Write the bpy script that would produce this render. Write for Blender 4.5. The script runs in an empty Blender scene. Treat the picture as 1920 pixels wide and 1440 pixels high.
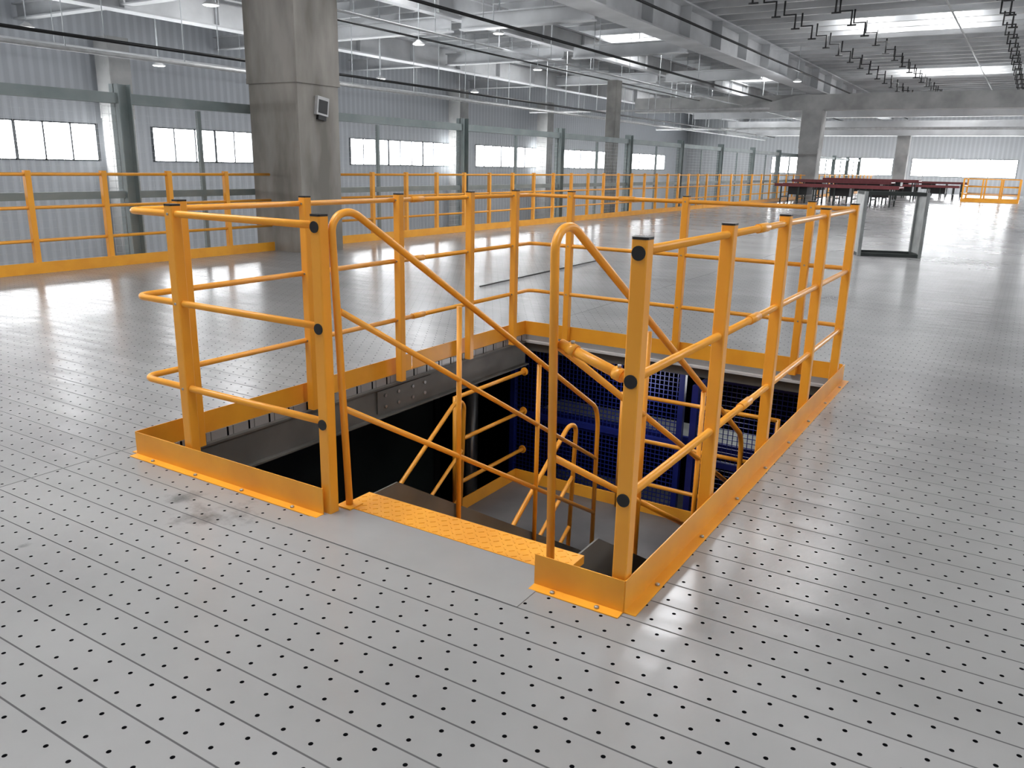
import bpy, math, random
from mathutils import Vector, Matrix
random.seed(7)
COL=bpy.context.scene.collection
R=math.radians
# ------------------------------------------------------------------ camera
H=1.45; FPX=1517.16; PITCH=R(15.2113); ROLL=R(1.2758); YAW=R(31.7432)
Fh=Vector((-math.sin(YAW),math.cos(YAW),0)); Rt=Vector((math.cos(YAW),math.sin(YAW),0)); Dn=Vector((0,0,-1))
fw=Fh*math.cos(PITCH)+Dn*math.sin(PITCH)
dn=-Fh*math.sin(PITCH)+Dn*math.cos(PITCH)
r2=Rt*math.cos(ROLL)-dn*math.sin(ROLL)
d2=Rt*math.sin(ROLL)+dn*math.cos(ROLL)
cam=bpy.data.cameras.new('camera'); camo=bpy.data.objects.new('camera',cam); COL.objects.link(camo)
m=Matrix((r2,-d2,-fw)).transposed().to_4x4(); m.translation=Vector((0,0,H)); camo.matrix_world=m
cam.sensor_width=36; cam.lens=FPX/1920*36; cam.clip_start=.05; cam.clip_end=400
bpy.context.scene.camera=camo
def P(px,py,x=None,y=None,z=None):
    "point of the hall seen at a photo pixel, on a plane x=, y= or z="
    d=fw+r2*((px-960)/FPX)+d2*((py-720)/FPX)
    if x is not None: t=x/d.x
    elif y is not None: t=y/d.y
    else: t=(z-H)/d.z
    return Vector((0,0,H))+d*t
# ------------------------------------------------------------------ materials
def N(nt,t,**k):
    n=nt.nodes.new(t)
    for a,b in k.items(): setattr(n,a,b)
    return n
def mth(nt,op,a,b=None,c=None):
    n=nt.nodes.new('ShaderNodeMath'); n.operation=op
    for i,v in enumerate((a,b,c)):
        if v is None: continue
        if isinstance(v,(int,float)): n.inputs[i].default_value=v
        else: nt.links.new(v,n.inputs[i])
    return n.outputs[0]
def mat(name,c1,rough=.5,metal=0,c2=None,scale=6,bump=0,stretch=(1,1,1),detail=4,spec=.5,coat=0):
    m=bpy.data.materials.new(name); m.use_nodes=True; nt=m.node_tree; b=nt.nodes['Principled BSDF']
    b.inputs['Roughness'].default_value=rough; b.inputs['Metallic'].default_value=metal
    b.inputs['Specular IOR Level'].default_value=spec
    if coat: b.inputs['Coat Weight'].default_value=coat; b.inputs['Coat Roughness'].default_value=.2
    if c2 is None: c2=tuple(x*.82 for x in c1)
    g=N(nt,'ShaderNodeNewGeometry'); mp=N(nt,'ShaderNodeMapping'); mp.inputs['Scale'].default_value=stretch
    nt.links.new(g.outputs['Position'],mp.inputs['Vector'])
    no=N(nt,'ShaderNodeTexNoise'); no.inputs['Scale'].default_value=scale; no.inputs['Detail'].default_value=detail
    nt.links.new(mp.outputs[0],no.inputs['Vector'])
    r=N(nt,'ShaderNodeValToRGB'); r.color_ramp.elements[0].position=.35; r.color_ramp.elements[1].position=.65
    r.color_ramp.elements[0].color=(*c2,1); r.color_ramp.elements[1].color=(*c1,1)
    nt.links.new(no.outputs['Fac'],r.inputs['Fac']); nt.links.new(r.outputs[0],b.inputs['Base Color'])
    if bump:
        bp=N(nt,'ShaderNodeBump'); bp.inputs['Strength'].default_value=bump; bp.inputs['Distance'].default_value=.02
        nt.links.new(no.outputs['Fac'],bp.inputs['Height']); nt.links.new(bp.outputs[0],b.inputs['Normal'])
    return m
def emis(name,c,s):
    m=bpy.data.materials.new(name); m.use_nodes=True; b=m.node_tree.nodes['Principled BSDF']
    b.inputs['Base Color'].default_value=(*c,1); b.inputs['Emission Color'].default_value=(*c,1); b.inputs['Emission Strength'].default_value=s
    return m
def ribbed(name,c1,c2,axis,period,rough=.55):
    m=bpy.data.materials.new(name); m.use_nodes=True; nt=m.node_tree; b=nt.nodes['Principled BSDF']
    g=N(nt,'ShaderNodeNewGeometry'); s=N(nt,'ShaderNodeSeparateXYZ'); nt.links.new(g.outputs['Position'],s.inputs[0])
    f=mth(nt,'FRACT',mth(nt,'DIVIDE',s.outputs[axis],period))
    e=mth(nt,'ABSOLUTE',mth(nt,'SUBTRACT',f,.5))
    k=N(nt,'ShaderNodeMapRange'); k.inputs['From Min'].default_value=.12; k.inputs['From Max'].default_value=.3
    nt.links.new(e,k.inputs['Value'])
    no=N(nt,'ShaderNodeTexNoise'); no.inputs['Scale'].default_value=.35; nt.links.new(g.outputs['Position'],no.inputs['Vector'])
    mx=N(nt,'ShaderNodeMix',data_type='RGBA'); mx.inputs['A'].default_value=(*c1,1); mx.inputs['B'].default_value=(*c2,1)
    nt.links.new(k.outputs[0],mx.inputs['Factor'])
    m2=N(nt,'ShaderNodeMix',data_type='RGBA',blend_type='MULTIPLY'); m2.inputs['Factor'].default_value=.2
    nt.links.new(mx.outputs['Result'],m2.inputs['A']); nt.links.new(no.outputs['Fac'],m2.inputs['B'])
    nt.links.new(m2.outputs['Result'],b.inputs['Base Color']); b.inputs['Roughness'].default_value=rough
    bp=N(nt,'ShaderNodeBump'); bp.inputs['Strength'].default_value=.08; bp.inputs['Distance'].default_value=.03
    nt.links.new(k.outputs[0],bp.inputs['Height']); nt.links.new(bp.outputs[0],b.inputs['Normal'])
    return m
def floor_mat():
    m=bpy.data.materials.new('perforated_steel'); m.use_nodes=True; nt=m.node_tree; b=nt.nodes['Principled BSDF']; L=nt.links.new
    g=N(nt,'ShaderNodeNewGeometry'); s=N(nt,'ShaderNodeSeparateXYZ'); L(g.outputs['Position'],s.inputs[0])
    X,Y=s.outputs[0],s.outputs[1]
    PW=.15; PX=.1
    row=mth(nt,'FLOOR',mth(nt,'DIVIDE',Y,PW/2)); par=mth(nt,'MULTIPLY',mth(nt,'FLOORED_MODULO',row,2),.5)
    fx=mth(nt,'SUBTRACT',mth(nt,'FRACT',mth(nt,'ADD',mth(nt,'DIVIDE',X,PX),par)),.5)
    fy=mth(nt,'SUBTRACT',mth(nt,'FRACT',mth(nt,'DIVIDE',Y,PW/2)),.5)
    dx=mth(nt,'MULTIPLY',fx,PX); dy=mth(nt,'MULTIPLY',fy,PW/2)
    dist=mth(nt,'SQRT',mth(nt,'ADD',mth(nt,'MULTIPLY',dx,dx),mth(nt,'MULTIPLY',dy,dy)))
    hole=N(nt,'ShaderNodeMapRange'); hole.inputs['From Min'].default_value=.0075; hole.inputs['From Max'].default_value=.0061; L(dist,hole.inputs['Value'])
    sy=mth(nt,'MULTIPLY',mth(nt,'ABSOLUTE',mth(nt,'SUBTRACT',mth(nt,'FRACT',mth(nt,'ADD',mth(nt,'DIVIDE',Y,PW),.5)),.5)),PW)
    seam=N(nt,'ShaderNodeMapRange'); seam.inputs['From Min'].default_value=.0045; seam.inputs['From Max'].default_value=.0020; L(sy,seam.inputs['Value'])
    sx=mth(nt,'MULTIPLY',mth(nt,'ABSOLUTE',mth(nt,'SUBTRACT',mth(nt,'FRACT',mth(nt,'DIVIDE',mth(nt,'ADD',X,3.72+10.8*20.5),10.8)),.5)),10.8)
    jn=N(nt,'ShaderNodeMapRange'); jn.inputs['From Min'].default_value=.004; jn.inputs['From Max'].default_value=.002; L(sx,jn.inputs['Value'])
    pid=N(nt,'ShaderNodeCombineXYZ'); L(mth(nt,'FLOOR',mth(nt,'DIVIDE',Y,PW)),pid.inputs[0]); L(mth(nt,'FLOOR',mth(nt,'DIVIDE',mth(nt,'ADD',X,3.72+108),10.8)),pid.inputs[1])
    wn=N(nt,'ShaderNodeTexWhiteNoise',noise_dimensions='2D'); L(pid.outputs[0],wn.inputs['Vector'])
    n1=N(nt,'ShaderNodeTexNoise'); n1.inputs['Scale'].default_value=.9; n1.inputs['Detail'].default_value=6; L(g.outputs['Position'],n1.inputs['Vector'])
    cr=N(nt,'ShaderNodeValToRGB'); cr.color_ramp.elements[0].position=.3; cr.color_ramp.elements[1].position=.7
    cr.color_ramp.elements[0].color=(.285,.28,.28,1); cr.color_ramp.elements[1].color=(.36,.355,.353,1); L(n1.outputs['Fac'],cr.inputs['Fac'])
    # dark scuffs where feet and tools rubbed the paint
    n2=N(nt,'ShaderNodeTexNoise'); n2.inputs['Scale'].default_value=7; n2.inputs['Detail'].default_value=8; n2.inputs['Roughness'].default_value=.7; L(g.outputs['Position'],n2.inputs['Vector'])
    tot=None
    for (px,py,rad) in ((395,965,.30),(340,935,.16),(40,1025,.05),(1800,490,1.6),(1560,560,.5)):
        c=P(px,py,z=0); ax=mth(nt,'SUBTRACT',X,c.x); ay=mth(nt,'SUBTRACT',Y,c.y)
        dd=mth(nt,'SQRT',mth(nt,'ADD',mth(nt,'MULTIPLY',ax,ax),mth(nt,'MULTIPLY',ay,ay)))
        k=mth(nt,'MAXIMUM',mth(nt,'SUBTRACT',1.0,mth(nt,'DIVIDE',dd,rad)),0.0)
        tot=k if tot is None else mth(nt,'MAXIMUM',tot,k)
    sm=N(nt,'ShaderNodeMapRange'); sm.inputs['From Min'].default_value=.52; sm.inputs['From Max'].default_value=.85; sm.inputs['To Max'].default_value=.6
    L(mth(nt,'ADD',n2.outputs['Fac'],mth(nt,'MULTIPLY',mth(nt,'SUBTRACT',tot,.45),.4)),sm.inputs['Value'])
    smv=mth(nt,'MULTIPLY',sm.outputs[0],mth(nt,'GREATER_THAN',tot,0.0))
    tone=N(nt,'ShaderNodeMix',data_type='RGBA',blend_type='MULTIPLY'); tone.inputs['Factor'].default_value=1
    tv=mth(nt,'MULTIPLY',mth(nt,'ADD',mth(nt,'MULTIPLY',wn.outputs['Value'],.08),.93),mth(nt,'SUBTRACT',1.0,smv)); tc=N(nt,'ShaderNodeCombineColor'); [L(tv,tc.inputs[i]) for i in range(3)]
    L(cr.outputs[0],tone.inputs['A']); L(tc.outputs[0],tone.inputs['B'])
    b1=N(nt,'ShaderNodeMix',data_type='RGBA'); b1.inputs['B'].default_value=(.07,.07,.072,1); L(mth(nt,'MULTIPLY',mth(nt,'MAXIMUM',seam.outputs[0],jn.outputs[0]),.85),b1.inputs['Factor']); L(tone.outputs['Result'],b1.inputs['A'])
    b2=N(nt,'ShaderNodeMix',data_type='RGBA'); b2.inputs['B'].default_value=(.004,.004,.005,1); L(hole.outputs[0],b2.inputs['Factor']); L(b1.outputs['Result'],b2.inputs['A'])
    L(b2.outputs['Result'],b.inputs['Base Color'])
    n3=N(nt,'ShaderNodeTexNoise'); n3.inputs['Scale'].default_value=1.3; n3.inputs['Detail'].default_value=3; L(g.outputs['Position'],n3.inputs['Vector'])
    rg=mth(nt,'ADD',mth(nt,'MULTIPLY',n3.outputs['Fac'],.14),mth(nt,'ADD',.16,mth(nt,'MULTIPLY',mth(nt,'MAXIMUM',hole.outputs[0],seam.outputs[0]),.6)))
    L(rg,b.inputs['Roughness'])
    sp=mth(nt,'MULTIPLY',mth(nt,'SUBTRACT',1.0,mth(nt,'MAXIMUM',hole.outputs[0],seam.outputs[0])),.5); L(sp,b.inputs['Specular IOR Level'])
    mp=N(nt,'ShaderNodeMapping'); mp.inputs['Scale'].default_value=(1.2,3.5,1); L(g.outputs['Position'],mp.inputs['Vector'])
    n4=N(nt,'ShaderNodeTexNoise'); n4.inputs['Scale'].default_value=2.0; n4.inputs['Detail'].default_value=1; L(mp.outputs[0],n4.inputs['Vector'])
    bp=N(nt,'ShaderNodeBump'); bp.inputs['Strength'].default_value=.32; bp.inputs['Distance'].default_value=.01; L(n4.outputs['Fac'],bp.inputs['Height']); L(bp.outputs[0],b.inputs['Normal'])
    return m
M={}
M['orange']=mat('orange_paint',(.94,.405,.035),.38,0,(.89,.37,.03),3,coat=.12)
M['orange_toe']=mat('orange_toe_paint',(.94,.43,.035),.4,0,(.86,.365,.03),5,coat=.1)
M['black']=mat('black_plastic',(.012,.012,.013),.45)
M['steel']=mat('zinc_steel',(.5,.5,.5),.35,.9)
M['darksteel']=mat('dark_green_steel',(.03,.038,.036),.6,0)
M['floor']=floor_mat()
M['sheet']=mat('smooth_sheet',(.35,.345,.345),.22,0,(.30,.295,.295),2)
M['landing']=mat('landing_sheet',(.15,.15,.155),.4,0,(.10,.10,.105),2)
M['beam']=mat('beam_paint',(.15,.145,.135),.5,0,(.09,.088,.08),2)
M['white']=mat('white_paint',(.62,.62,.62),.5)
M['concrete']=mat('concrete',(.42,.395,.36),.85,0,(.20,.186,.165),1.8,bump=.4,stretch=(1,1,.3),detail=10)
M['concrete_grey']=mat('grey_concrete',(.46,.46,.45),.85,0,(.32,.32,.315),1.2,bump=.2,detail=6)
M['roofsteel']=mat('roof_steel',(.62,.63,.64),.5,0,(.45,.46,.47),.8,detail=5)
M['purlin']=mat('purlin_steel',(.64,.65,.66),.45,0,(.46,.47,.48),.6,detail=5)
M['greysteel']=mat('grey_green_steel',(.25,.29,.29),.5,0,(.18,.22,.22),2)
M['greenpanel']=mat('dark_green_panel',(.025,.03,.03),.4,0,(.016,.02,.02),2)
M['wire']=mat('wire_steel',(.6,.63,.65),.4,.1)
M['blue']=mat('blue_paint',(.010,.020,.18),.4)
M['bluewire']=mat('blue_wire',(.012,.025,.22),.4)
M['silver']=mat('silver_tube',(.5,.5,.5),.3,.6)
M['darkfloor']=mat('shaded_lower_floor',(.02,.02,.022),.8)  # shade under the deck put into the floor colour
M['darkwall']=mat('light_block_black',(.006,.006,.007),.9)  # near-black, for the added light-blocking walls
M['outfloor']=mat('hall_floor',(.14,.14,.14),.7)
M['red']=mat('conveyor_red',(.19,.045,.05),.4)
M['pink']=mat('conveyor_pale',(.38,.25,.28),.35)
M['glass']=mat('pale_panel',(.55,.57,.56),.5)
M['galv']=mat('galvanised',(.34,.36,.355),.45,.1,(.25,.265,.26),5)
M['pipe']=mat('pale_pipe',(.55,.55,.55),.4)
M['wallL']=ribbed('corrugated_left',(.60,.625,.66),(.51,.535,.57),1,.3)
M['wallF']=ribbed('corrugated_far',(.60,.62,.64),(.52,.54,.56),0,.3)
M['roof']=ribbed('roof_deck',(.70,.71,.72),(.54,.55,.56),0,.4)
M['frame']=mat('window_frame_dark',(.09,.10,.11),.5)
M['win']=emis('daylight_pane',(.96,.98,1),22)
M['sky']=emis('skylight_pane',(1,1,1),17)
M['halo']=emis('skylight_halo_glow',(.9,.92,.95),.7)  # faint emission imitating the skylights' halo on the roof
M['lamp']=emis('lamp_glow',(1,1,.97),3)
# ------------------------------------------------------------------ mesh tools
OFF={}
class MB:
    def __init__(s): s.v=[]; s.f=[]; s.sm=[]
    def raw(s,vs,fs,smooth=False):
        n=len(s.v); s.v+= [tuple(v) for v in vs]; s.f+= [tuple(n+i for i in f) for f in fs]; s.sm+=[smooth]*len(fs); return s
    def box(s,x0,x1,y0,y1,z0,z1):
        vs=[(x,y,z) for z in (z0,z1) for y in (y0,y1) for x in (x0,x1)]
        return s.raw(vs,[(0,2,3,1),(4,5,7,6),(0,1,5,4),(2,6,7,3),(0,4,6,2),(1,3,7,5)])
    def bbox(s,x0,x1,y0,y1,z0,z1,b=.004):
        "upright box with chamfered vertical edges"
        pts=[(x0+b,y0),(x1-b,y0),(x1,y0+b),(x1,y1-b),(x1-b,y1),(x0+b,y1),(x0,y1-b),(x0,y0+b)]
        n=8; vs=[(x,y,z0) for x,y in pts]+[(x,y,z1) for x,y in pts]
        fs=[(i,(i+1)%n,n+(i+1)%n,n+i) for i in range(n)]+[tuple(range(n-1,-1,-1)),tuple(range(n,2*n))]
        return s.raw(vs,fs)
    def bar(s,a,b,w,h,up=(0,0,1)):
        a=Vector(a);b=Vector(b);d=(b-a).normalized();up=Vector(up)
        if abs(d.dot(up))>.99: up=Vector((1,0,0))
        sd=d.cross(up).normalized()*w/2; u=sd.cross(d).normalized()*h/2
        vs=[p+i*sd+j*u for p in (a,b) for i,j in ((-1,-1),(1,-1),(1,1),(-1,1))]
        return s.raw(vs,[(3,2,1,0),(4,5,6,7),(0,1,5,4),(1,2,6,5),(2,3,7,6),(3,0,4,7)])
    def tube(s,pts,r,n=12,cap=True):
        pts=[Vector(p) for p in pts]; T=[]
        for i in range(len(pts)):
            a=pts[max(0,i-1)]; b=pts[min(len(pts)-1,i+1)]; T.append((b-a).normalized())
        ref=Vector((0,0,1)) if abs(T[0].z)<.9 else Vector((1,0,0))
        u=T[0].cross(ref).normalized(); rings=[]
        for i,p in enumerate(pts):
            u=(u-T[i]*u.dot(T[i])).normalized(); w=T[i].cross(u)
            rings.append([p+(u*math.cos(2*math.pi*j/n)+w*math.sin(2*math.pi*j/n))*r for j in range(n)])
        vs=[v for g in rings for v in g]; fs=[]
        for i in range(len(pts)-1):
            for j in range(n): fs.append((i*n+j,i*n+(j+1)%n,(i+1)*n+(j+1)%n,(i+1)*n+j))
        s.raw(vs,fs,True)
        if cap:
            k=len(s.v)-len(vs); s.f.append(tuple(k+j for j in range(n-1,-1,-1))); s.f.append(tuple(k+(len(pts)-1)*n+j for j in range(n))); s.sm+=[False,False]
        return s
    def lathe(s,c,prof,n=20,axis='z'):
        c=Vector(c); vs=[]
        for r,h in prof:
            for j in range(n):
                a=2*math.pi*j/n; q=(r*math.cos(a),r*math.sin(a),h)
                if axis=='y': q=(q[0],h,q[1])
                if axis=='x': q=(h,q[0],q[1])
                vs.append(c+Vector(q))
        fs=[(i*n+j,i*n+(j+1)%n,(i+1)*n+(j+1)%n,(i+1)*n+j) for i in range(len(prof)-1) for j in range(n)]
        s.raw(vs,fs,True); k=len(s.v)-len(vs)
        s.f+= [tuple(k+j for j in range(n-1,-1,-1)),tuple(k+(len(prof)-1)*n+j for j in range(n))]; s.sm+=[False,False]
        return s
    def build(s,name,mt,parent=None):
        off=OFF[parent.name] if parent else Vector((0,0,0))
        me=bpy.data.meshes.new(name); me.from_pydata([tuple(Vector(v)-off) for v in s.v],[],s.f); me.update()
        me.polygons.foreach_set('use_smooth',s.sm); me.materials.append(M[mt] if isinstance(mt,str) else mt)
        o=bpy.data.objects.new(name,me); COL.objects.link(o)
        if parent: o.parent=parent
        OFF[o.name]=off; return o
def fillet(pts,r,n=6):
    pts=[Vector(p) for p in pts]; out=[pts[0]]
    for i in range(1,len(pts)-1):
        p=pts[i]; a=(pts[i-1]-p); b=(pts[i+1]-p); t=min(r,a.length*.49,b.length*.49)
        ang=a.angle(b); A=p+a.normalized()*t; B=p+b.normalized()*t
        rad=t*math.tan(ang/2); bis=(a.normalized()+b.normalized()).normalized(); C=p+bis*(math.hypot(t,rad))
        va=A-C; vb=B-C; th=va.angle(vb)
        for j in range(n+1):
            q=j/n; out.append(C+(va*math.sin((1-q)*th)+vb*math.sin(q*th))/math.sin(th))
    out.append(pts[-1]); return out
def tag(o,label,cat,group=None,kind=None):
    if label: o['label']=label
    if cat: o['category']=cat
    if group: o['group']=group
    if kind: o['kind']=kind
    return o
def thing(name,loc,label,cat,group=None):
    o=bpy.data.objects.new(name,None); COL.objects.link(o); o.location=loc; o.empty_display_size=.1
    OFF[o.name]=Vector(loc); return tag(o,label,cat,group)
def struct(o): o['kind']='structure'; return o
# ------------------------------------------------------------------ setting
HX0,HX1,HY0,HY1=-3.60,-.945,2.29,6.03
fl=MB()
for (a,b,c,d) in ((-11.0,HX0,-6,75),(HX1,16,-6,75),(HX0,HX1,-6,HY0),(HX0,HX1,HY1,75)):
    fl.box(a,b,c,d,-.05,0)
fl.box(-2.35,-1.24,HY0,2.385,-.05,0)
struct(fl.build('floor','floor'))
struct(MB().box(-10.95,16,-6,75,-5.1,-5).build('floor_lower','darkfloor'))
struct(MB().box(-26,-11.1,-6,75,-5.1,-5).build('floor_hall','outfloor'))
struct(MB().box(-26,16,-6,75,6.8,6.9).build('ceiling','roof'))
WX=-26; wins=[(-1.5+9.8*k,6.3+9.8*k) for k in range(8)]; wins=[w for w in wins if w[1]<70]
w=MB(); w.box(WX-.2,WX,-6,70,-5,1.25); w.box(WX-.2,WX,-6,70,2.42,6.8)
e=[-6]+[v for ab in wins for v in ab]+[70]
for i in range(0,len(e),2): w.box(WX-.2,WX,e[i],e[i+1],1.25,2.42)
struct(w.build('wall_left','wallL'))
FY=70; fwins=[(-18.6,-16.4),(-15.1,-9.4),(-8.1,-1.2),(.2,6.5)]
w=MB(); w.box(-26,16,FY,FY+.2,-5,1.2); w.box(-26,16,FY,FY+.2,2.5,6.8)
e=[-26]+[v for ab in fwins for v in ab]+[16]
for i in range(0,len(e),2): w.box(e[i],e[i+1],FY,FY+.2,1.2,2.5)
struct(w.build('wall_far','wallF'))
wi=0
def window(pan,frm):
    global wi; wi+=1
    o=struct(pan.build('window_%d'%wi,'win')); frm.build('window_frame','frame',o)
for a,b in wins:
    p=MB().box(WX-.06,WX-.03,a,b,1.25,2.42); f=MB(); n=9
    for i in range(n+1):
        y=a+(b-a)*i/n; t=.045 if i in(0,3,6,9) else .025; f.box(WX-.03,WX+.02,y-t,y+t,1.25,2.42)
    for z in (1.25,2.38): f.box(WX-.03,WX+.02,a,b,z,z+.04)
    window(p,f)
for a,b in fwins:
    p=MB().box(a,b,FY+.03,FY+.06,1.2,2.5); f=MB(); n=max(2,round((b-a)/.9))
    for i in range(n+1):
        x=a+(b-a)*i/n; t=.028; f.box(x-t,x+t,FY-.02,FY+.03,1.2,2.5)
    for z in (1.2,2.46): f.box(a,b,FY-.02,FY+.03,z,z+.04)
    window(p,f)
struct(MB().box(-11.0,-10.9,-6,75,-5,-.05).build('wall_light_block_left','darkwall'))  # four walls added under the deck to block light and keep the stairwell dark
struct(MB().box(-10.9,6,12,12.1,-5,-.05).build('wall_light_block_far','darkwall'))
struct(MB().box(6,6.1,-6,12.1,-5,-.05).build('wall_light_block_right','darkwall'))
struct(MB().box(-10.9,6,-6.1,-6,-5,-.05).build('wall_light_block_near','darkwall'))
struct(MB().box(-11.06,-11.0,-6,70,-.35,0).build('trim_1','greysteel'))
tag(MB().box(-2.36,-1.26,2.10,2.383,.0005,.003).build('cover_sheet','sheet'),'smooth unperforated grey steel sheet in front of the yellow top step','cover sheet')
t=thing('edge_beam',(-3.62,4.1,-.3),'grey painted steel beam under the left edge of the stair opening','beam')
MB().box(-3.63,-3.60,HY0,HY1,-.26,-.05).build('web','beam',t)
MB().box(-3.63,-3.56,HY0,HY1,-.27,-.258).build('flange','beam',t)
MB().box(-3.63,-3.57,HY0,HY1,-.062,-.05).build('flange','beam',t)
for y0 in (4.35,):
    pl=MB().box(-3.60,-3.588,y0-.3,y0+.3,-.24,-.08).build('splice_plate','beam',t)
    for dy in (-.22,-.08,.08,.22):
        for z in (-.2,-.12): MB().lathe((-3.588,y0+dy,z),[(.012,0),(.012,.008)],8,'x').build('bolt','steel',pl)
t=thing('edge_beam',(-2.3,6.05,-.3),'grey beam with white upper flange under the far edge of the opening','beam')
MB().box(-3.6,HX1,6.03,6.05,-.14,-.05).build('web','beam',t)
MB().box(-3.6,HX1,5.99,6.05,-.062,-.045).build('flange','white',t)
t=thing('edge_beam',(-.93,4.1,-.3),'grey steel beam under the right edge of the stair opening','beam')
MB().box(-.945,-.925,HY0,HY1,-.27,-.05).build('web','beam',t)
MB().box(-.99,-.925,HY0,HY1,-.28,-.265).build('flange','beam',t)
# ------------------------------------------------------------------ guardrail kit
Z3=(1.2036,.8024,.4005); ZT=1.247; S=.026; RR=.0155
def post(parent,x,y,zb=0,plug=None):
    p=MB().bbox(x-S,x+S,y-S,y+S,zb,ZT-.008).build('post','orange',parent)
    MB().bbox(x-S-.001,x+S+.001,y-S-.001,y+S+.001,ZT-.008,ZT,.006).build('cap','black',p)
    if plug:
        for z in Z3: MB().lathe((x,y,z-.005),[(.0225,-S-.004),(.0225,-S)],20,'y').build('end_plug','black',p)
    else:
        for z in Z3: MB().lathe((x,y,z),[(.006,-S-.004),(.006,-S)],8,'y').build('screw','steel',p)
    return p
def rail(parent,pts,r=RR,fil=.07,couple=()):
    o=MB().tube(fillet(pts,fil) if len(pts)>2 else pts,r,12).build('rail','orange',parent)
    for a,b in couple: MB().tube([a,b],r+.005,12).build('coupling','orange',o)
    return o
def toe(parent,a,b,out,h=.12,w=.045,n=4):
    "L-section toe board from a to b, flange towards out"
    a=Vector((*a,0));b=Vector((*b,0));o=Vector((*out,0)); t=.004; mb=MB(); vs=[]
    prof=[(0,0.0005),(w,0.0005),(w,t),(t,t+.001),(t,h),(0,h)]
    for e in (a,b): vs+=[e+o*x+Vector((0,0,z)) for x,z in prof]
    k=6; fs=[(i,(i+1)%k,k+(i+1)%k,k+i) for i in range(k)]+[(5,4,3,0),(3,2,1,0),(6,9,10,11),(6,7,8,9)]
    mb.raw(vs,fs)
    ob=mb.build('toe_board','orange_toe',parent)
    for i in range(n):
        c=a.lerp(b,(i+.5)/n)+o*(w*.6); MB().lathe(c,[(.009,t),(.009,t+.006),(.005,t+.009)],8).build('bolt','steel',ob)
    return ob
XL,XR,YN,YF=-3.5399,-.9756,2.3118,6.0
g=thing('guardrail',(-3.2,2.6,0),'orange railing section wrapped round the near left corner of the stair opening','guardrail')
post(g,-3.224,YN,.0); post(g,-2.327,YN,-.02,plug=True)
for y in (2.58,3.41,4.245): post(g,XL,y,-.03)
for z in Z3: rail(g,[(-2.327,YN,z),(XL-.02,YN,z),(XL-.02,4.42,z)],couple=[((XL-.02,4.40,z),(XL-.02,4.53,z))])
toe(g,(-3.61,2.27),(-2.325,2.27),(0,-1)); toe(g,(-3.61,4.45),(-3.61,2.27),(-1,0))
g=thing('guardrail',(-2.6,6.0,0),'orange railing section bent round the far left corner and along the far edge','guardrail')
for y in (5.073,5.713): post(g,XL,y,-.03)
for x in (-3.182,-2.201,-1.287): post(g,x,YF,.0)
for z in Z3: rail(g,[(XL-.02,4.54,z),(XL-.02,YF,z),(-1.02,YF,z)],couple=[((-2.75,YF,z),(-2.62,YF,z))] if z>1 else ())
toe(g,(-3.61,6.03),(-3.61,4.46),(-1,0)); toe(g,(-3.61,6.03),(HX1-.01,6.03),(0,1))
g=thing('guardrail',(-1.0,3.9,0),'long orange railing section on the right edge with black plugged corner post','guardrail')
post(g,XR,YN,-.02,plug=True)
for y in (3.160,4.026,4.92,5.821): post(g,XR,y,0)
for z in Z3: rail(g,[(XR,YN+S,z),(XR,5.93,z)],couple=[((XR,3.56,z),(XR,3.70,z))])
toe(g,(HX1,2.27),(HX1,6.03),(1,0),n=8); toe(g,(-1.29,2.27),(HX1,2.27),(0,-1),n=2)
t=thing('connecting_tube',(-1.2,2.4,.8),'short horizontal orange tube joining right handrail to the near corner post','tube')
A0=Vector((-1.285,2.39,.86)); B0=Vector((-1.003,2.335,.79))
MB().tube([A0,B0],.018).build('tube','orange',t)
for a in (.12,.8):
    A=A0.lerp(B0,a); B=A0.lerp(B0,a+.12)
    c=MB().tube([A,B],.023).build('sleeve','orange',t); MB().lathe(A.lerp(B,.5)+Vector((0,0,.022)),[(.007,0),(.007,.01)],8).build('bolt','steel',c)
# ------------------------------------------------------------------ staircase
st=thing('staircase',(-1.8,2.45,0),'orange steel staircase descending into the railed floor opening','staircase')
tr=MB().box(-2.33,-1.24,2.39,2.56,-.03,.004); tr.box(-2.33,-1.24,2.385,2.39,-.05,.004)
for i in range(34):
    for j in range(5):
        x=-2.31+i*.0315; y=2.40+j*.035; s=1 if (i+j)%2 else -1
        tr.bar((x-.008,y-.008*s,.0045),(x+.008,y+.008*s,.0045),.004,.003)
tr.build('top_step','orange_toe',st)
LZ=-1.2; SY0=2.56; SY1=4.65
for i in range(1,6):
    y=SY0+(i-1)*.35; MB().box(-2.28,-1.32,y,y+.30,-.2*i-.03,-.2*i).build('step','orange_toe',st)
for x in (-2.33,-1.28):
    MB().raw([(x+dx,y,z) for dx in (0,.008) for y,z in ((2.4,-.01),(2.4,-.25),(4.65,LZ-.25),(4.75,LZ),(2.75,-.01))],[(0,1,2,3,4),(9,8,7,6,5),(0,5,6,1),(1,6,7,2),(2,7,8,3),(3,8,9,4),(4,9,5,0)]).build('stringer','beam',st)
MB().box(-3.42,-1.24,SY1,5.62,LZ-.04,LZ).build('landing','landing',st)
MB().box(-3.43,-3.42,SY1,5.63,LZ-.05,LZ+.10).build('toe_board','orange_toe',st)
MB().box(-3.43,-1.24,5.62,5.63,LZ-.05,LZ+.10).build('toe_board','orange_toe',st)
MB().box(-1.25,-1.24,SY1,5.63,LZ-.05,LZ+.10).build('toe_board','orange_toe',st)
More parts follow.
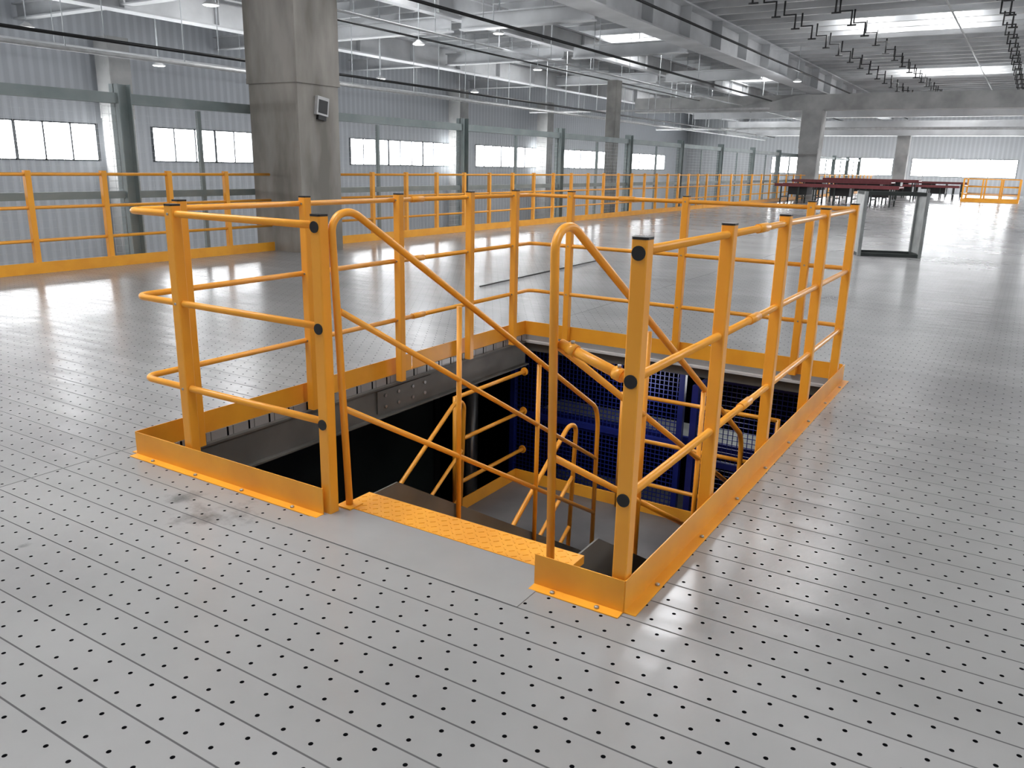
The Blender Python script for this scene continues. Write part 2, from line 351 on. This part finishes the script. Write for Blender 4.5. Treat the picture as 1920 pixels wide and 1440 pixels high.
def handrail(x,y0,z0,y1,sl,zf,mids,vy=()):
    sg=1 if y1>y0 else -1; ze=z0-sl*abs(y1-y0)
    h=MB().tube(fillet([(x,y0-.02*sg,zf[0]),(x,y0-.07*sg,z0+.03),(x,y0+.04*sg,z0+.06),(x,y1,ze),(x,y1+.04*sg,ze-.12),(x,y1+.04*sg,zf[1])],.09,7),.0155,14).build('handrail','orange',st)
    for off in mids:
        ym=y0-.04*sg; MB().tube([(x,ym,z0-off),(x,y1+.04*sg,z0-off-sl*abs(y1+.04*sg-ym))],.0135,12).build('middle_rail','orange',h)
    for y,zb in vy: MB().tube([(x,y,z0+.01-sl*abs(y-y0)),(x,y,zb)],.0135,12).build('baluster','orange',h)
    MB().box(x-.04,x+.04,y0-.06,y0+.02,zf[0],zf[0]+.006).build('base_plate','orange_toe',h)
for x in (-2.30,-1.30):
    handrail(x,2.42,1.20,4.82,.56,(.004,LZ),(.34,.75),vy=((3.21,-.42),(4.02,-.88)))
for i in range(1,12):
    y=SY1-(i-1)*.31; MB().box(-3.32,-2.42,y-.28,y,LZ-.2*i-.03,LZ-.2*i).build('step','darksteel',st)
for x in (-3.34,-2.40): handrail(x,4.66,-.30,2.3,.64,(LZ,LZ-2.4),(.34,.7),vy=((3.9,-1.6),(3.2,-2.1)))
for z in (-.25,-.6,-.95):
    MB().tube([(-3.42,4.72,z),(-3.42,5.72,z)],.016).build('landing_rail','orange',st); MB().tube([(-2.45,5.6,z),(-1.26,5.6,z)],.016).build('landing_rail','orange',st); MB().lathe((-3.42,5.72,z),[(.035,0),(.035,.008)],14,'y').build('rail_flange','orange',st)
for x,y in ((-3.42,4.72),(-2.45,5.6),(-1.26,5.6)): MB().tube([(x,y,LZ),(x,y,-.24)],.016).build('landing_post','orange',st)
# ------------------------------------------------------------------ things on the lower level
def cage(name,x0,x1,y,z0,z1,label,side=0):
    t=thing(name,((x0+x1)/2,y,z0),label,'mesh fence')
    for x in (x0,x1): MB().box(x-.025,x+.025,y-.025,y+.025,z0,z1).build('post','blue',t)
    for z in (z1-.03,z1-.75,z1-1.5,(z0+z1)/2,z0+.03): MB().box(x0,x1,y-.02,y+.02,z-.025,z+.025).build('crossbar','blue',t)
    wm=MB(); x=x0
    while x<x1: wm.box(x-.003,x+.003,y-.003,y+.003,z0,z1); x+=.04
    z=z0
    while z<z1: wm.box(x0,x1,y-.006,y,z-.003,z+.003); z+=.04
    if side:
        yy=y
        while yy>y-side: wm.box(x0-.003,x0+.003,yy-.003,yy+.003,z0,z1); yy-=.04
        z=z0
        while z<z1: wm.box(x0-.003,x0+.003,y-side,y,z-.003,z+.003); z+=.04
        MB().box(x0-.025,x0+.025,y-side-.025,y-side+.025,z0,z1).build('post','blue',t)
        MB().box(x0-.02,x0+.02,y-side,y,z1-.06,z1).build('crossbar','blue',t)
    wm.build('wire_mesh','bluewire',t)
cage('mesh_fence',-3.95,-2.26,6.42,-5,-.12,'dark blue wire mesh fence panel seen through the opening behind the landing')
cage('mesh_fence',-1.95,-.80,6.25,-5,-.16,'nearer dark blue wire mesh panel under the far right corner of the opening',.4)
t=thing('conveyor_deck',(-2.6,7.4,-5),'pale grey deck behind the blue mesh on the level below','conveyor')
for z in (-.95,-1.7,-2.4):
    d=MB().box(-3.9,-.6,6.8,7.3,z-.03,z).build('deck','galv',t); MB().box(-3.9,-.6,6.76,6.8,z-.10,z+.04).build('side_rail','blue',d)
for x in (-3.8,-.7):
    for y in (6.95,7.25): MB().box(x-.04,x+.04,y-.04,y+.04,-5,-.98).build('leg','blue',t)
t=thing('dark_partition',(-5.2,5.2,-5),'dark grey green panel wall below the left edge of the opening','partition')
for y in (2.6,4.0,5.4,6.8): MB().box(-5.24,-5.16,y-.04,y+.04,-5,-.06).build('post','black',t)
for a,b in ((2.64,3.96),(4.04,5.36),(5.44,6.76)): MB().box(-5.22,-5.19,a,b,-5,-.35).build('panel','greenpanel',t)
p=P(850,740,y=7.0); tag(MB().tube([(p.x+.25,7,-5),(p.x+.25,7,-.05)],.07,18).build('support_tube','silver'),'round silver support tube below the deck behind the left edge beam','tube')
a=P(900,538,z=0); b=P(1125,488,z=0)
tag(MB().bar((a.x,a.y,.008),(b.x,b.y,.008),.02,.012).build('floor_joint_bar','black'),'thin dark bar lying on the deck behind the stair opening','bar')
# ------------------------------------------------------------------ perimeter railing
PX=-10.4
def perim(y0,y1,ys,label):
    g=thing('guardrail',(PX,(y0+y1)/2,0),label,'guardrail')
    for y in ys: MB().bbox(PX-.035,PX+.035,y-.035,y+.035,0,1.25).build('post','orange',g)
    for z in Z3: MB().tube([(PX,y0,z),(PX,y1,z)],.021,8).build('rail','orange',g)
    MB().box(PX+.036,PX+.042,y0,y1,0,.14).build('toe_board','orange_toe',g)
perim(-1,9.28,[-.4+.98*i for i in range(10)],'orange perimeter railing on the left, ending at the big concrete column')
perim(10.27,30,[10.75+.98*i for i in range(20)],'orange perimeter railing running on behind the big concrete column')
perim(30.02,68,[30.35+1.47*i for i in range(26)],'farthest stretch of orange perimeter railing near the far windows')
# ------------------------------------------------------------------ mesh partition
t=thing('mesh_partition',(-10.95,20,0),'grey green steel frame partition with wire mesh behind the perimeter railing','partition')
FX=-10.97; ys=[-2.5,2.6,7.2,9.7,15.4,19.9,24.4,28.9,33.4,37.9,42.4,46.9,51.4,55.9,60.4,64.9]
for y in ys:
    m_=MB(); w=.1; h=2.4
    m_.box(FX-w,FX+w,y-w,y-w+.016,0,h); m_.box(FX-w,FX+w,y+w-.016,y+w,0,h); m_.box(FX-.008,FX+.008,y-w,y+w,0,h); m_.build('post','greysteel',t)
for i in range(len(ys)-1):
    a,b=ys[i]+.1,ys[i+1]-.1
    MB().box(FX-.06,FX+.06,a,b,2.14,2.28).build('top_beam','greysteel',t)
    MB().box(FX-.04,FX+.04,a,b,.86,.96).build('middle_beam','greysteel',t)
    MB().box(FX-.03,FX+.03,(a+b)/2-.03,(a+b)/2+.03,0,2.12).build('mullion','greysteel',t)
    if a<50:
        wm=MB(); y=a
        while y<b: wm.box(FX-.0015,FX+.0015,y-.0015,y+.0015,.1,2.12); y+=.1
        z=.1
        while z<2.12: wm.box(FX-.0015,FX+.0015,a,b,z-.0015,z+.0015); z+=.1
        wm.build('wire_mesh','wire',t)
# ------------------------------------------------------------------ columns
def column(x0,x1,y0,y1,zs,zt,label,mt):
    t=thing('concrete_column',((x0+x1)/2,(y0+y1)/2,zs),label,'column')
    MB().bbox(x0,x1,y0,y1,zs,2.58,.02).build('lower_shaft',mt,t)
    MB().bbox(x0-.025,x1+.025,y0-.025,y1+.025,2.58,2.66,.02).build('collar',mt,t)
    MB().bbox(x0-.02,x1+.02,y0-.02,y1+.02,2.66,zt,.02).build('upper_shaft',mt,t)
column(-10.80,-9.73,9.30,10.22,0,5.3,'big stained concrete column standing in the line of the perimeter railing','concrete')
column(-10.9,-9.9,46,47,0,4.5,'far concrete column carrying the long cross beam beside the conveyors','concrete_grey')
for px,lab in ((225,'outer concrete column between the two leftmost strip windows'),(858,'outer concrete column right of the third strip window'),(1020,'outer concrete column between the last left strip windows'),):
    p=P(px,270,x=-25.3); column(-25.6,-24.9,p.y-.35,p.y+.35,-5,5.0,lab,'concrete_grey')
p=P(1147,270,x=-15.5); column(-15.7,-15.3,p.y-.25,p.y+.25,-5,4.9,'slim grey column left of the far railing where the cross beam begins','beam')
p=P(1690,300,y=64); column(p.x-.4,p.x+.4,63.7,64.3,0,3.9,'farthest concrete column standing between the two bright far windows','concrete_grey')
tag(MB().box(-20.5,16,46.1,46.9,4.5,5.28).build('cross_beam','concrete_grey'),'long grey concrete cross beam carried by the far column','beam')
tag(MB().box(-20.5,16,63.6,64.4,3.9,4.9).build('cross_beam','purlin'),'farther deep cross beam above the far strip windows','beam')
tag(MB().box(-20.5,16,56.1,56.5,4.7,5.6).build('cross_beam','purlin'),'middle cross beam between the concrete beam and the far windows','beam')
t=thing('control_box',(-9.71,9.80,2.25),'white wall box with black screen fixed on the big concrete column','control box')
def tilt(mb):
    c=Vector((-9.71,9.80,2.25)); q=Matrix.Rotation(R(-8),3,'X'); mb.v=[tuple(c+q@(Vector(v)-c)) for v in mb.v]; return mb
tilt(MB().box(-9.73,-9.67,9.67,9.92,2.12,2.40)).build('case','white',t)
tilt(MB().box(-9.67,-9.664,9.70,9.89,2.15,2.35)).build('screen','black',t)
tilt(MB().box(-9.73,-9.68,9.72,9.89,2.05,2.12)).build('bracket','black',t)
# ------------------------------------------------------------------ roof steel
def girder(x,y0,y1,z0,z1,label,w=.35):
    t=thing('roof_girder',(x,(y0+y1)/2,z0),label,'girder')
    MB().box(x-w/2,x+w/2,y0,y1,z0,z0+.05).build('bottom_flange','roofsteel',t)
    MB().box(x-w/2,x+w/2,y0,y1,z1-.05,z1).build('top_flange','roofsteel',t)
    MB().box(x-.02,x+.02,y0,y1,z0+.05,z1-.05).build('web','roofsteel',t)
    n=int((y1-y0)/3)
    for i in range(n+1): MB().box(x-w/2+.03,x+w/2-.03,y0+i*3-.01,y0+i*3+.01,z0+.05,z1-.05).build('stiffener','purlin',t)
girder(-10.2,-4,70,5.3,6.35,'broad pale roof girder running from above the big column to the far column',.8)
girder(-21,-4,70,5.1,5.9,'roof girder running along the left aisle near the strip windows',.5)
girder(-15.2,-4,70,5.5,6.2,'narrower roof girder in the middle of the left aisle',.3)
girder(1.2,-4,70,5.5,6.35,'rightmost roof girder above the open deck',.4)
for yy,lab in ((14,'nearer pale cross beam over the left aisle'),(21,'second pale cross beam over the left aisle'),(28,'middle pale cross beam over the left aisle'),(37,'farther pale cross beam over the left aisle')):
    t=thing('aisle_beam',(-18,yy,4.9),lab,'beam')
    for xa,xb in ((-25.9,-21.3),(-20.7,-15.4),(-15.0,-10.65)):
        m_=MB().box(xa,xb,yy-.15,yy+.15,5.2,5.24).box(xa,xb,yy-.15,yy+.15,5.6,5.64).box(xa,xb,yy-.015,yy+.015,5.24,5.6); m_.build('beam_span','roofsteel',t)
y=-3.0
while y<69:
    m_=MB(); m_.box(-25.9,15.9,y-.02,y+.02,6.38,6.60); m_.box(-25.9,15.9,y-.02,y+.1,6.6,6.62); m_.box(-25.9,15.9,y-.02,y+.1,6.36,6.38)
    tag(m_.build('roof_purlin','purlin'),'light steel purlin spanning across the hall under the roof deck','purlin','roof purlins'); y+=1.2
for x in (-16,-4.5,6.5):
    for y in (1.5,17,32.5,48,63.5):
        t=thing('skylight',(x,y,6.75),'bright roof light panel set in the ribbed roof deck','skylight','roof lights')
        for dx in (-1.3,1.3):
            MB().box(x+dx-.7,x+dx+.7,y-1.4,y+1.4,6.74,6.785).build('diffuser','sky',t)
            MB().box(x+dx-1.15,x+dx+1.15,y-2.3,y+2.3,6.77,6.80).build('halo_panel','halo',t)  # glowing panel added round each skylight as a halo on the ceiling
for x in (-7.2,-5.6,-1.6):
    for k in range(20):
        y=18+k*2.2; zt=6.36
        m_=MB().tube([(x,y,zt),(x,y,zt-.4),(x+.35,y,zt-.4),(x+.35,y,zt-.8)],.03,6).tube([(x+.25,y,zt-.8),(x+.5,y,zt-.8)],.025,6)
        tag(m_.build('hanger_bracket','black'),'black stepped hanger bracket below the roof purlins','bracket','black hanger brackets')
def pipe(a,b,r,label,mt='pipe'): tag(MB().tube([a,b],r,10).build('pipe',mt),label,'pipe')
pipe((-19,-4,3.75),(-19,69,3.75),.05,'pale pipe running along the left aisle above the windows')
pipe((-18.3,-4,3.95),(-18.3,69,3.95),.04,'thinner black pipe beside the pale pipe above the left aisle','black')
pipe((-23,-4,4.3),(-23,69,4.3),.05,'grey pipe close to the outer wall of the left aisle','purlin')
pipe((-12.6,12,5.0),(-12.6,69,5.0),.04,'thin dark pipe hung left of the broad roof girder','black')
pipe((-14.1,4,4.75),(-14.1,69,4.75),.03,'thin grey pipe hung over the middle of the left aisle','purlin')
pipe((-16.6,4,5.1),(-16.6,69,5.1),.03,'thin black pipe hung in the left aisle beside the narrow girder','black')
pipe((-8.7,12,5.3),(-8.7,69,5.3),.035,'thin dark pipe hung right of the broad roof girder','black')
pipe((-24,58,4.12),(14,58,4.12),.08,'pale duct crossing the hall near the far windows')
pipe((-24,40,4.2),(-11,40,4.2),.05,'pale pipe crossing the left aisle before the cross beam')
pipe((-3.0,18,6.33),(-3.0,66,6.33),.03,'thin pale sprinkler pipe running under the purlins on the right')
for i in range(120):
    x=(-19,-18.3,-14.1,-12.6,-23,-16.6)[i%6]; y=5+i*.52; zb={-19:3.80,-18.3:3.99,-14.1:4.78,-12.6:5.04,-23:4.35,-16.6:5.13}[x]
    if x==-12.6 and y<12: y+=12
    tag(MB().tube([(x,y,zb),(x,y,6.4)],.013,6).build('hanger_rod','wire'),'thin vertical hanger rod above the left aisle','rod','hanger rods')
def lampthing(x,y,z,e):
    t=thing('pendant_lamp',(x,y,z),'small pale dish pendant lamp hanging on a thin rod','lamp','pendant lamps')
    MB().lathe((x,y,z),[(.17,-.02),(.17,.0),(.08,.06),(.04,.10)],18).build('shade','white',t)
    MB().lathe((x,y,z),[(.14,-.03),(.14,-.02)],18).build('diffuser','lamp',t)
    MB().tube([(x,y,z+.09),(x,y,6.4)],.013,6).build('rod','wire',t)
    l=bpy.data.lights.new('lamp_light','POINT'); l.energy=e; l.shadow_soft_size=.35; l.color=(.95,.97,1); lo=bpy.data.objects.new('lamp_light',l); lo.location=(x,y,z-.4); COL.objects.link(lo)
for px,py,z in ((785,82,4.6),(714,147,4.2),(890,172,4.2),(1008,130,4.8),(1495,152,5.0),(50,50,4.2),(298,122,3.9),(395,8,4.6),(935,62,5.2)):
    p=P(px,py,z=z); lampthing(p.x,p.y,z,60)
for x,y,e in ((-4,11,200),(4,22,600),(4.5,34,700),(5,48,700),(5,60,500),(-5,-1,120),(-18,6,90),(6,8,180)): lampthing(x,y,5.2,e)  # extra pendants added out of view to brighten roof and walls
# ------------------------------------------------------------------ open frame box on the right
t=thing('open_frame',(0,0,0),'open dark edged galvanised box frame standing alone on the deck','frame')
x0,x1,y0,y1,hh=0,1.06,0,.6,1.12
MB().box(x0,x0+.02,y0,y1,.05,hh-.05).build('side_panel','glass',t); MB().box(x1-.02,x1,y0,y1,.05,hh-.05).build('side_panel','galv',t)
for x in (x0,x1-.05):
    for y in (y0,y1-.05): MB().box(x-.003,x+.053,y-.003,y+.053,0,hh).build('upright','galv',t)
for z in (0,hh-.06):
    for y in (y0,y1-.05): MB().box(x0,x1,y,y+.05,z,z+.06).build('crossbar','darksteel',t)
    for x in (x0,x1-.05): MB().box(x,x+.05,y0,y1,z,z+.06).build('side_bar','darksteel',t)
t.location=(-2.47,15.6,0); t.rotation_euler=(0,0,R(22))
# ------------------------------------------------------------------ conveyors
def conveyor(x0,x1,y0,y1,z,label,n,belt='pink'):
    t=thing('conveyor',((x0+x1)/2,(y0+y1)/2,0),label,'conveyor')
    MB().box(x0,x1,y0+.05,y1-.05,z-.04,z).build('belt',belt,t)
    for y in (y0,y1-.05): MB().box(x0,x1,y,y+.05,z-.1,z+.03).build('side_rail','red',t)
    for i in range(n):
        x=x0+.3+(x1-x0-.6)*i/(n-1); lg=MB()
        for y in (y0+.03,y1-.08): lg.box(x-.03,x+.03,y,y+.05,0,z-.1)
        lg.box(x-.02,x+.02,y0,y1,.25,.3); lg.build('leg','darksteel',t)
    for a in (.6,2.4,4.0 if x1-x0>5 else 3.2):
        if x0+a+.9<x1: MB().box(x0+a,x0+a+.8,y0+.2,y1-.2,z-.45,z-.1).build('drive_unit','black',t)
conveyor(-10.0,-4.8,38.5,40.0,.84,'nearest red edged conveyor with pale belt and dark legs',7)
conveyor(-10.1,-5.6,42,43.3,1.0,'second red conveyor just behind the nearest one with paler belt',6)
conveyor(-10.1,-5.2,49,50.3,1.05,'third red conveyor behind the far concrete column',6)
conveyor(-7.5,-3.6,54,55,.75,'red conveyor reaching towards the small far railing',6,'red')
conveyor(-10.2,-3.6,60,61,.9,'farthest red conveyor below the far strip windows',8,'red')
g=thing('guardrail',(-1.9,52.5,0),'small square orange railing far away on the right','guardrail')
for x in (-3.2,-2.3,-1.45,-.6):
    for y in (51,54.2): MB().box(x-.04,x+.04,y-.04,y+.04,0,1.22).build('post','orange',g)
for z in Z3: MB().tube([(-3.2,51,z),(-.6,51,z),(-.6,54.2,z),(-3.2,54.2,z),(-3.2,51,z)],.028,6).build('rail','orange',g)
for a in ((-3.2,-.6,50.95,50.96),(-3.2,-.6,54.24,54.25),(-3.25,-3.24,51,54.2),(-.56,-.55,51,54.2)): MB().box(*a,0,.14).build('toe_board','orange_toe',g)
# ------------------------------------------------------------------ light
w=bpy.data.worlds.new('world'); bpy.context.scene.world=w; w.use_nodes=True
w.node_tree.nodes['Background'].inputs[0].default_value=(.92,.95,1,1); w.node_tree.nodes['Background'].inputs[1].default_value=.32
for loc,e in (((-2.0,7.2,-.4),9),((-2.6,6.2,-.35),6)):  # unseen fill lights added to brighten the mesh and decks below
    l=bpy.data.lights.new('below_deck_fill','POINT'); l.energy=e; l.shadow_soft_size=.2; lo=bpy.data.objects.new('below_deck_fill',l); lo.location=loc; COL.objects.link(lo)
bpy.context.scene.view_settings.view_transform='Standard'
